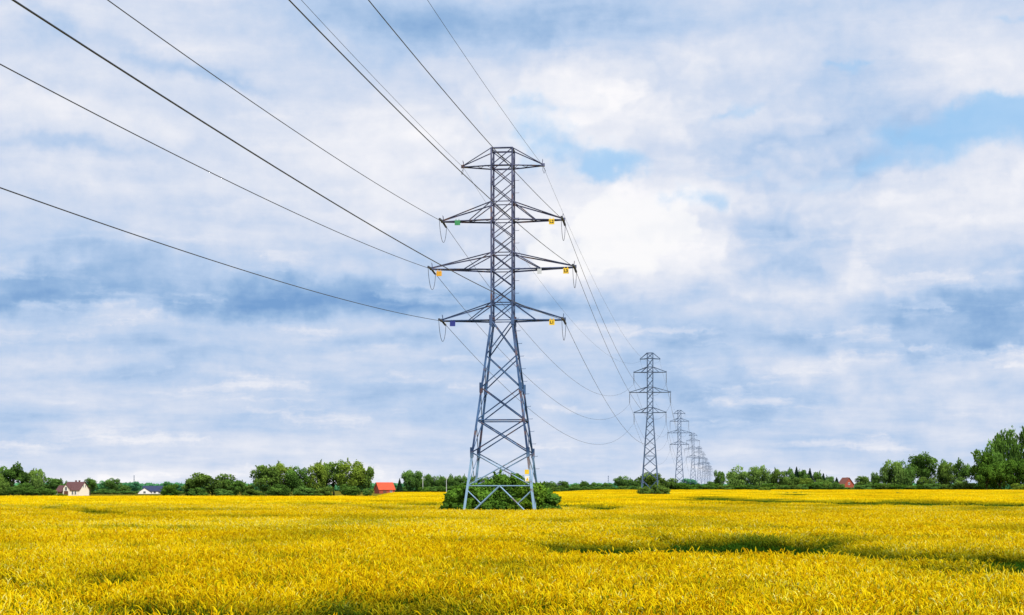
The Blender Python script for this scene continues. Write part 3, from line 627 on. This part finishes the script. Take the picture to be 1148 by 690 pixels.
# shrubs at the foot of the front tower
def near_shrub(x,y,w,h,seed,label,n=9000,tint=(1,1,1)):
    root=empty('shrub',(x,y,0),seed,(w,w,h)); tag(root,label,'shrub','shrubs at the foot of the front tower')
    c=link(bpy.data.objects.new('crown',crown('shrub',seed,int(n*1.6),.155/w*1.15)),root); c.color=(tint[0]*.78,tint[1]*.82,tint[2]*.8,1)
    link(bpy.data.objects.new('stems',trunk_mesh('shrub',seed)),root)
near_shrub(-3.55,130.0,3.6,3.0,11,'shrub at the left end of the clump under the front tower',tint=(.95,1.15,.8))
near_shrub(-1.9,129.6,3.6,3.3,12,'shrub behind the left legs of the front tower',tint=(1.0,1.2,.85))
near_shrub(-.2,130.2,3.4,3.75,13,'tallest shrub in the middle beneath the front tower',tint=(1.0,1.2,.9))
near_shrub(1.5,129.9,3.2,3.25,14,'shrub behind the right front leg of the front tower',tint=(1.3,1.4,.8))
near_shrub(2.55,130.3,3.1,2.65,15,'shrub at the right end of the clump under the front tower',tint=(.85,1.05,.8))
near_shrub(.9,128.6,2.4,1.9,16,'low light green shrub in front of the clump under the front tower',6000,(1.5,1.5,.8))
near_shrub(-1.3,128.7,2.4,1.9,17,'low dark shrub left of centre in front of the clump under the front tower',6000,(.9,1.1,.8))
near_shrub(-4.9,129.4,1.9,1.9,18,'small shrub poking out at the left foot of the clump under the front tower',5000,(.9,1.1,.8))

# ------------------------------------------------------------------ houses
def gable(mb_w,mb_r,x0,x1,y0,y1,zb,ze,zr,axis='x',ov=.35,th=.16):
    """walls to mb_w, roof slabs to mb_r"""
    if axis=='x':
        ym=(y0+y1)/2
        v=[(x0,y0,zb),(x1,y0,zb),(x1,y1,zb),(x0,y1,zb),(x0,y0,ze),(x1,y0,ze),(x1,y1,ze),(x0,y1,ze),(x0,ym,zr),(x1,ym,zr)]
        mb_w.add(v,[(0,1,5,4),(2,3,7,6),(1,2,6,9,5),(3,0,4,8,7)])
        for s,ye in((-1,y0),(1,y1)):
            sl=(zr-ze)/(ym-y0); ye2=ye+s*ov; ze2=ze-sl*ov
            v=[(x0-ov,ye2,ze2+.02),(x1+ov,ye2,ze2+.02),(x1+ov,ym,zr+.02),(x0-ov,ym,zr+.02)]; v2=[(a,b,c+th) for a,b,c in v]
            mb_r.add(v+v2,[(0,1,2,3),(4,5,6,7),(0,1,5,4),(1,2,6,5),(3,0,4,7)])
    else:
        xm=(x0+x1)/2
        v=[(x0,y0,zb),(x1,y0,zb),(x1,y1,zb),(x0,y1,zb),(x0,y0,ze),(x1,y0,ze),(x1,y1,ze),(x0,y1,ze),(xm,y0,zr),(xm,y1,zr)]
        mb_w.add(v,[(0,1,5,8,4),(2,3,7,9,6),(1,2,6,5),(3,0,4,7)])
        for s,xe in((-1,x0),(1,x1)):
            sl=(zr-ze)/(xm-x0); xe2=xe+s*ov; ze2=ze-sl*ov
            v=[(xe2,y0-ov,ze2+.02),(xe2,y1,ze2+.02),(xm,y1,zr+.02),(xm,y0-ov,zr+.02)]; v2=[(a,b,c+th) for a,b,c in v]
            mb_r.add(v+v2,[(0,1,2,3),(4,5,6,7),(0,1,5,4),(0,3,7,4),(3,0,4,7)])
def window(parent,x,y,z,w,h,face='f',arch=False,door=False):
    """face f: on a wall facing -y at y; face r: on a wall facing +x at x"""
    mb=MB(); g=MB(); nm='door' if door else 'window'
    def bx(m,a,b,c,d,e,f_):   # along, out, up centre ; sizes
        if face=='f': m.box((a,y-b,c),(d,e,f_))
        else: m.box((x+b,a,c),(e,d,f_))
    al=x if face=='f' else y
    t=.09
    bx(mb,al,.04,z+h/2+t/2,w+2*t,.10,t); bx(mb,al,.06,z-h/2-t/2,w+2*t,.14,t); bx(mb,al-w/2-t/2,.04,z,t,.10,h); bx(mb,al+w/2+t/2,.04,z,t,.10,h)
    if not door: bx(mb,al,.045,z,.05,.06,h)
    fr=mb.build(nm,M['white'] if not door else M['wood'],parent)
    bx(g,al,.015,z,w,.03,h); g.build('pane' if not door else 'door_leaf',M['glass'] if not door else M['wood'],fr)
D=700; hx=(82.5-CX)/F*D; hz=float(gz(hx,D))
h1=empty('house',(hx,D,hz),R(-30)); tag(h1,'cream house with brown tiled roof, front dormer gable and two gable windows','house')
h1.rotation_euler=(0,0,R(-17))
w=MB(); rf=MB()
gable(w,rf,-2.6,5.3,-3.9,3.9,-.3,2.6,5.85,'x',.45)
gable(w,rf,-6.9,-2.62,-3.0,3.0,-.3,1.9,4.3,'x',.35)
gable(w,rf,-2.3,.7,-4.6,-.2,-.3,3.2,4.9,'y',.3)
w.build('wall',M['plaster'],h1); ro=rf.build('roof',M['brown_roof'],h1)
for cx_ in(.9,2.6):
    c=MB(); c.box((cx_,.5,6.0),(.6,.5,1.2)); c.box((cx_,.5,6.64),(.72,.62,.1)); c.build('chimney',M['brown_roof'],ro)
window(h1,-.8,-4.6,3.0,.95,1.5); window(h1,-.8,-4.6,.95,1.8,1.9,door=True); window(h1,2.0,-3.9,1.3,.7,1.5); window(h1,3.4,-3.9,1.3,.7,1.5); window(h1,-4.9,-3.0,1.0,2.0,1.6,door=True)
window(h1,5.3,-.85,4.15,.75,1.1,'r'); window(h1,5.3,.85,4.15,.75,1.1,'r')
D=900; hx=(167-CX)/F*D; hz=float(gz(hx,D))
h2=empty('house',(hx,D,hz),R(9)); tag(h2,'low white house with dark blue roof and a wide front gable','house')
w=MB(); rf=MB(); gable(w,rf,-3.0,8.0,-3.8,3.8,-.3,1.6,4.35,'x',.4); gable(w,rf,-5.6,1.6,-6.0,-1,-.3,.9,3.3,'y',.35)
w.build('wall',M['plaster_w'],h2); rf.build('roof',M['blue_roof'],h2); window(h2,-2.0,-6.0,.9,1.2,1.1); window(h2,3.4,-3.8,.9,1.2,1.0); window(h2,6.0,-3.8,.9,1.2,1.0)
D=720; hx=(429,)[0]; hx=(430.5-CX)/F*D
h3=empty('barn',(hx,D,0),R(24)); tag(h3,'red barn with bright red tiled roof right of the leafy clump','barn')
w=MB(); rf=MB(); gable(w,rf,-3.4,3.9,-3.3,3.3,-.3,1.9,4.9,'x',.35); w.build('wall',M['brick'],h3); rf.build('roof',M['red_roof'],h3); window(h3,-.8,-3.3,.9,1.4,1.6,door=True); window(h3,2.2,-3.3,1.1,.8,.8)
D=760; hx=(948-CX)/F*D; hz=float(gz(hx,D))
h4=empty('house',(hx,D,hz),R(20)); tag(h4,'small house with a steep red-brown gable roof showing above the right hedge','house')
w=MB(); rf=MB(); gable(w,rf,-2.6,2.6,-3,3,-.3,3.2,6.3,'y',.4); w.build('wall',M['brick'],h4); rf.build('roof',simple('faded_red_tiles',(.26,.085,.055),.85,.2,2),h4); window(h4,0,-3,3.6,.8,.9); c=MB(); c.box((1.2,.5,5.9),(.5,.5,1.4)); c.build('chimney',M['brick'],h4)

# poles and masts
for px,tp,D,l in ((474,535,690,'slim pale pole left of the small dark bush'),(500.5,534.5,690,'slim pale pole just left of the front tower shrubs'),(764,550,430,None)):
    if not l: continue
    z=Hpx(tp,D); x=(px-CX)/F*D; root=empty('utility_pole',(x,D,0)); tag(root,l,'pole','utility poles left of the front tower')
    mb=MB(); mb.tube([(0,0,-.2),(0,0,z)],[.17,.11],8); mb.build('pole',M['pole'],root); mb=MB(); mb.box((0,0,z-.5),(1.5,.12,.14)); mb.build('crossbar',M['pole'],root)
for px,tp,D,l in ((150.3,533,1900,'thin distant mast above the blue-tinted tree on the left'),(682,533.5,1900,'thin distant mast above the low trees left of the second tower')):
    z=Hpx(tp,D); x=(px-CX)/F*D; root=empty('radio_mast',(x,D,0)); tag(root,l,'mast')
    mb=MB()
    for s,t in((-1,-1),(1,-1),(1,1),(-1,1)): mb.angle((s*.8,t*.8,0),(s*.15,t*.15,z),.12)
    for i in range(14): 
        z0=z*i/14; z1=z*(i+1)/14; q0=.8-.65*i/14; q1=.8-.65*(i+1)/14; mb.angle((-q0,-q0,z0),(q1,-q1,z1),.07); mb.angle((q0,-q0,z0),(-q1,-q1,z1),.07)
    mb.build('lattice',M['steel_far'],root); mb=MB(); 
    for i in range(3): mb.box((0,0,z-1-i*2.2),(1.0,.7,.7))
    mb.build('antenna',M['steel_far'],root)

# ------------------------------------------------------------------ sky and light
SUN_EL=R(38); SUN_AZ=R(148)     # compass angle from +Y toward +X
w=bpy.data.worlds.new('World'); scene.world=w; w.use_nodes=True; nt=w.node_tree; nt.nodes.clear()
out=N(nt,'ShaderNodeOutputWorld'); bg=N(nt,'ShaderNodeBackground'); bg.inputs[1].default_value=.1; nt.links.new(bg.outputs[0],out.inputs[0])
sky=N(nt,'ShaderNodeTexSky'); sky.sky_type='NISHITA'; sky.sun_disc=False; sky.sun_elevation=SUN_EL; sky.sun_rotation=SUN_AZ; sky.air_density=1.2; sky.dust_density=.6
tc=N(nt,'ShaderNodeTexCoord'); sp=N(nt,'ShaderNodeSeparateXYZ'); nt.links.new(tc.outputs['Generated'],sp.inputs[0])
def mth(op,a,b=None,c=None,clamp=False):
    n=N(nt,'ShaderNodeMath',operation=op); n.use_clamp=clamp
    for i,v in enumerate((a,b,c)):
        if v is None: continue
        if isinstance(v,(int,float)): n.inputs[i].default_value=v
        else: nt.links.new(v,n.inputs[i])
    return n.outputs[0]
def vth(op,a,b=None,out_i=0):
    n=N(nt,'ShaderNodeVectorMath',operation=op)
    for i,v in enumerate((a,b)):
        if v is None: continue
        if isinstance(v,tuple): n.inputs[i].default_value=v
        else: nt.links.new(v,n.inputs[i])
    return n.outputs[out_i]
def comb(a,b,c=0.0):
    n=N(nt,'ShaderNodeCombineXYZ')
    for i,v in enumerate((a,b,c)):
        if isinstance(v,(int,float)): n.inputs[i].default_value=v
        else: nt.links.new(v,n.inputs[i])
    return n.outputs[0]
X,Y,Z=sp.outputs
az=mth('ARCTAN2',X,Y); hyp=mth('SQRT',mth('ADD',mth('MULTIPLY',X,X),mth('MULTIPLY',Y,Y))); tel=mth('DIVIDE',mth('MAXIMUM',Z,0.0),mth('MAXIMUM',hyp,.05))
# azimuth and elevation measured in hundreds of the same small angle
U=mth('MULTIPLY',mth('TANGENT',mth('MAXIMUM',mth('MINIMUM',az,1.2),-1.2)),18.0); Vv=mth('MULTIPLY',mth('MINIMUM',tel,3.0),18.0)
UV=comb(U,Vv)
def noise(vec,scale,detail,rough=.5,dist=0.0):
    n=N(nt,'ShaderNodeTexNoise'); n.inputs['Scale'].default_value=scale; n.inputs['Detail'].default_value=detail; n.inputs['Roughness'].default_value=rough; n.inputs['Distortion'].default_value=dist; nt.links.new(vec,n.inputs['Vector']); return n
wz=mth('ADD',mth('MAXIMUM',Z,0.0),.10)
PL=comb(mth('DIVIDE',X,wz),mth('DIVIDE',Y,wz))
wn=noise(UV,.55,4,.6); WUV=vth('ADD',UV,vth('MULTIPLY',vth('SUBTRACT',wn.outputs['Color'],(.5,.5,.5)),(2.6,.9,0)))
wn2=noise(UV,2.2,4,.65); WUV=vth('ADD',WUV,vth('MULTIPLY',vth('SUBTRACT',wn2.outputs['Color'],(.5,.5,.5)),(.7,.3,0)))
def blobs(lst,coord,power=None):
    tot=None
    for px,py,sx,sy,wt,*rest in lst:
        sl=rest[0] if rest else 0
        d=vth('SUBTRACT',coord,((px-CX)/100,(HY-py)/100,0))
        if sl:
            s=N(nt,'ShaderNodeSeparateXYZ'); nt.links.new(d,s.inputs[0]); d=comb(s.outputs[0],mth('ADD',s.outputs[1],mth('MULTIPLY',s.outputs[0],sl)))
        d=vth('MULTIPLY',d,(100/sx,100/sy,0)); q=vth('DOT_PRODUCT',d,d,1)
        g=mth('MULTIPLY',mth('EXPONENT',mth('MULTIPLY',q,-1.0)),float(wt)); tot=g if tot is None else mth('ADD',tot,g)
    return tot
BR=[(690,265,70,50,.45),(560,210,120,60,.22),(420,190,160,40,.16,.15),(950,240,170,45,.18),(1110,110,110,35,.20),(860,60,160,22,.12),(330,130,130,18,.14,.2),(120,55,120,14,.10,.1),(130,215,130,16,.20,.1),(60,120,100,16,.18,.12),(240,275,120,22,.22,.05),(560,90,60,40,.12),(720,110,100,40,.14),(40,300,60,10,.20),(790,290,90,40,.20),(790,330,160,20,.12),(500,300,120,25,.16),(270,420,90,10,.18),(520,370,120,10,.14),(90,405,90,9,.14),(1090,235,90,40,.22),(400,250,120,25,.12),(1050,410,140,14,.12),(300,540,400,14,.10),(850,535,300,20,.06),(600,505,200,8,.08)]
DK=[(470,15,140,42,-.42),(640,10,130,34,-.30),(1000,5,160,22,-.12),(190,78,120,14,-.28,.3),(40,40,70,22,-.22,.25),(250,100,60,9,-.15,.2),(90,165,110,10,-.30,.1),(30,100,60,7,-.10),(300,342,240,19,-.60),(120,305,160,26,-.34,-.08),(40,345,80,10,-.2),(620,345,80,14,-.25),(860,345,140,12,-.10),(1060,355,130,18,-.24,-.05),(880,300,90,12,-.14),(1000,455,180,12,-.10),(250,390,260,8,-.12),(760,470,120,12,-.07),(200,480,200,14,-.05),(1090,395,80,8,-.14),(850,210,50,10,-.1),(1000,310,80,12,-.08),(560,440,150,10,-.08)]
BL=[(1150,160,90,18,.9,.15),(640,190,80,14,.3),(575,150,36,26,.2),(615,158,62,28,.8,.1),(600,118,26,12,.55),(690,180,60,16,.8),(765,226,55,18,.85),(842,122,38,13,.8,-.4),(937,86,24,7,.75),(1062,168,120,17,1.0,.15),(1010,190,80,18,.75),(1135,42,32,9,.7),(1135,150,70,14,.75),(820,195,45,6,.5),(910,205,70,10,.35),(650,200,30,12,.6),(90,155,100,7,.22),(200,75,90,8,.2,.3)]
macro=mth('ADD',blobs(BR,WUV),blobs(DK,WUV))
n1=noise(PL,1.25,8,.56,.25); n2=noise(vth('MULTIPLY',UV,(.45,1.7,1)),1.0,7,.6,.3); n3=noise(UV,3.5,6,.6)
n1s=mth('MULTIPLY',mth('SUBTRACT',n1.outputs[0],.5),.62); n2s=mth('MULTIPLY',mth('SUBTRACT',n2.outputs[0],.5),.75); n3s=mth('MULTIPLY',mth('SUBTRACT',n3.outputs[0],.5),.27)
pf=noise(vth('ADD',vth('MULTIPLY',UV,(.55,3.2,1)),vth('MULTIPLY',vth('SUBTRACT',wn2.outputs['Color'],(.5,.5,.5)),(.8,.5,0))),1.0,5,.55)
pr=N(nt,'ShaderNodeMapRange'); pr.interpolation_type='SMOOTHSTEP'; nt.links.new(pf.outputs[0],pr.inputs[0]); pr.inputs[1].default_value=.52; pr.inputs[2].default_value=.72; pr.inputs[4].default_value=.30
pl_=N(nt,'ShaderNodeMapRange'); nt.links.new(Vv,pl_.inputs[0]); pl_.inputs[1].default_value=1.8; pl_.inputs[2].default_value=3.2; pl_.inputs[3].default_value=1; pl_.inputs[4].default_value=.25
n3s=mth('ADD',n3s,mth('MULTIPLY',pr.outputs[0],pl_.outputs[0]))
vr=N(nt,'ShaderNodeMapRange'); nt.links.new(Vv,vr.inputs[0]); vr.inputs[1].default_value=0; vr.inputs[2].default_value=6
base=ramp(nt,vr.outputs[0],[(0,(.60,)*3),(.05,(.56,)*3),(.2,(.47,)*3),(.38,(.50,)*3),(.52,(.60,)*3),(.7,(.64,)*3),(1,(.58,)*3)])
def voro(vec,scale):
    n=N(nt,'ShaderNodeTexVoronoi'); n.feature='SMOOTH_F1'; n.inputs['Scale'].default_value=scale; n.inputs['Smoothness'].default_value=.6; nt.links.new(vec,n.inputs['Vector']); return n.outputs['Distance']
PW=vth('MULTIPLY',WUV,(.62,1.15,1))
bil=mth('ADD',mth('MULTIPLY',mth('SUBTRACT',.48,voro(PW,.85)),.55),mth('ADD',mth('MULTIPLY',mth('SUBTRACT',.48,voro(PW,2.1)),.34),mth('MULTIPLY',mth('SUBTRACT',.45,voro(PW,4.7)),.16)))
msk=blobs([(900,230,330,150,1.0),(640,120,200,120,.6),(1000,400,260,90,.5),(500,300,150,80,.5)],UV)
bil=mth('MULTIPLY',bil,mth('ADD',mth('MINIMUM',msk,1.1),.12))
low=N(nt,'ShaderNodeMapRange'); nt.links.new(Vv,low.inputs[0]); low.inputs[1].default_value=1.5; low.inputs[2].default_value=3.6; low.inputs[3].default_value=1.0; low.inputs[4].default_value=.55
n2s=mth('MULTIPLY',n2s,low.outputs[0])
Ls=mth('ADD',mth('ADD',base,mth('ADD',mth('MULTIPLY',macro,.82),bil)),mth('ADD',mth('ADD',n1s,n2s),n3s),clamp=True)
cl=ramp(nt,Ls,[(0,srgb(120,161,210)),(.2,srgb(151,184,223)),(.4,srgb(184,206,236)),(.58,srgb(209,220,240)),(.76,srgb(230,234,245)),(1,srgb(251,250,253))])
cl=vth('MULTIPLY',cl,(10,10,10))
# cumulus head with a crisper edge
cu=blobs([(702,262,46,40,1.0),(650,272,44,44,.8),(675,232,34,20,.5)],WUV); cu=mth('ADD',cu,n3s); cur=N(nt,'ShaderNodeMapRange'); cur.interpolation_type='SMOOTHSTEP'; nt.links.new(cu,cur.inputs[0]); cur.inputs[1].default_value=.38; cur.inputs[2].default_value=.75; cur.inputs[4].default_value=.6
m2=N(nt,'ShaderNodeMix',data_type='RGBA'); nt.links.new(cur.outputs[0],m2.inputs[0]); nt.links.new(cl,m2.inputs[6]); m2.inputs[7].default_value=(9.6,9.6,9.7,1); cl=m2.outputs[2]
bl=mth('ADD',blobs(BL,WUV),mth('MULTIPLY',mth('SUBTRACT',n3.outputs[0],.5),.9)); bl=mth('ADD',bl,mth('MULTIPLY',n1s,.9)); blr=N(nt,'ShaderNodeMapRange'); blr.interpolation_type='SMOOTHSTEP'; nt.links.new(bl,blr.inputs[0]); blr.inputs[1].default_value=.22; blr.inputs[2].default_value=1.15; blr.inputs[4].default_value=.74
skm=N(nt,'ShaderNodeMix',data_type='RGBA'); skm.inputs[0].default_value=.85; nt.links.new(sky.outputs[0],skm.inputs[6]); c=srgb(146,203,250); skm.inputs[7].default_value=(c[0]*10,c[1]*10,c[2]*10,1)
mx=N(nt,'ShaderNodeMix',data_type='RGBA'); nt.links.new(blr.outputs[0],mx.inputs[0]); nt.links.new(cl,mx.inputs[6]); nt.links.new(skm.outputs[2],mx.inputs[7])
nt.links.new(mx.outputs[2],bg.inputs[0])
try: w.cycles.sampling_method='MANUAL'; w.cycles.sample_map_resolution=512
except Exception: pass
sl=bpy.data.lights.new('sun','SUN'); sl.energy=3.9; sl.angle=R(2.0); sl.color=(1,.95,.86); so=link(bpy.data.objects.new('sun',sl))
dv=Vector((math.sin(SUN_AZ)*math.cos(SUN_EL),math.cos(SUN_AZ)*math.cos(SUN_EL),math.sin(SUN_EL))); so.rotation_euler=dv.to_track_quat('Z','Y').to_euler()

# ------------------------------------------------------------------ camera
cam=bpy.data.cameras.new('camera'); cam.sensor_width=36; cam.lens=36*F/1148; cam.shift_y=(HY-345)/1148; cam.clip_start=.1; cam.clip_end=20000
co=link(bpy.data.objects.new('camera',cam)); co.location=(0,0,CAMZ); co.rotation_euler=(math.pi/2,0,0); scene.camera=co
scene.view_settings.view_transform='Standard'; scene.view_settings.look='None'; scene.view_settings.exposure=0; scene.view_settings.gamma=1
scene.cycles.max_bounces=6; scene.cycles.diffuse_bounces=3; scene.cycles.transparent_max_bounces=8
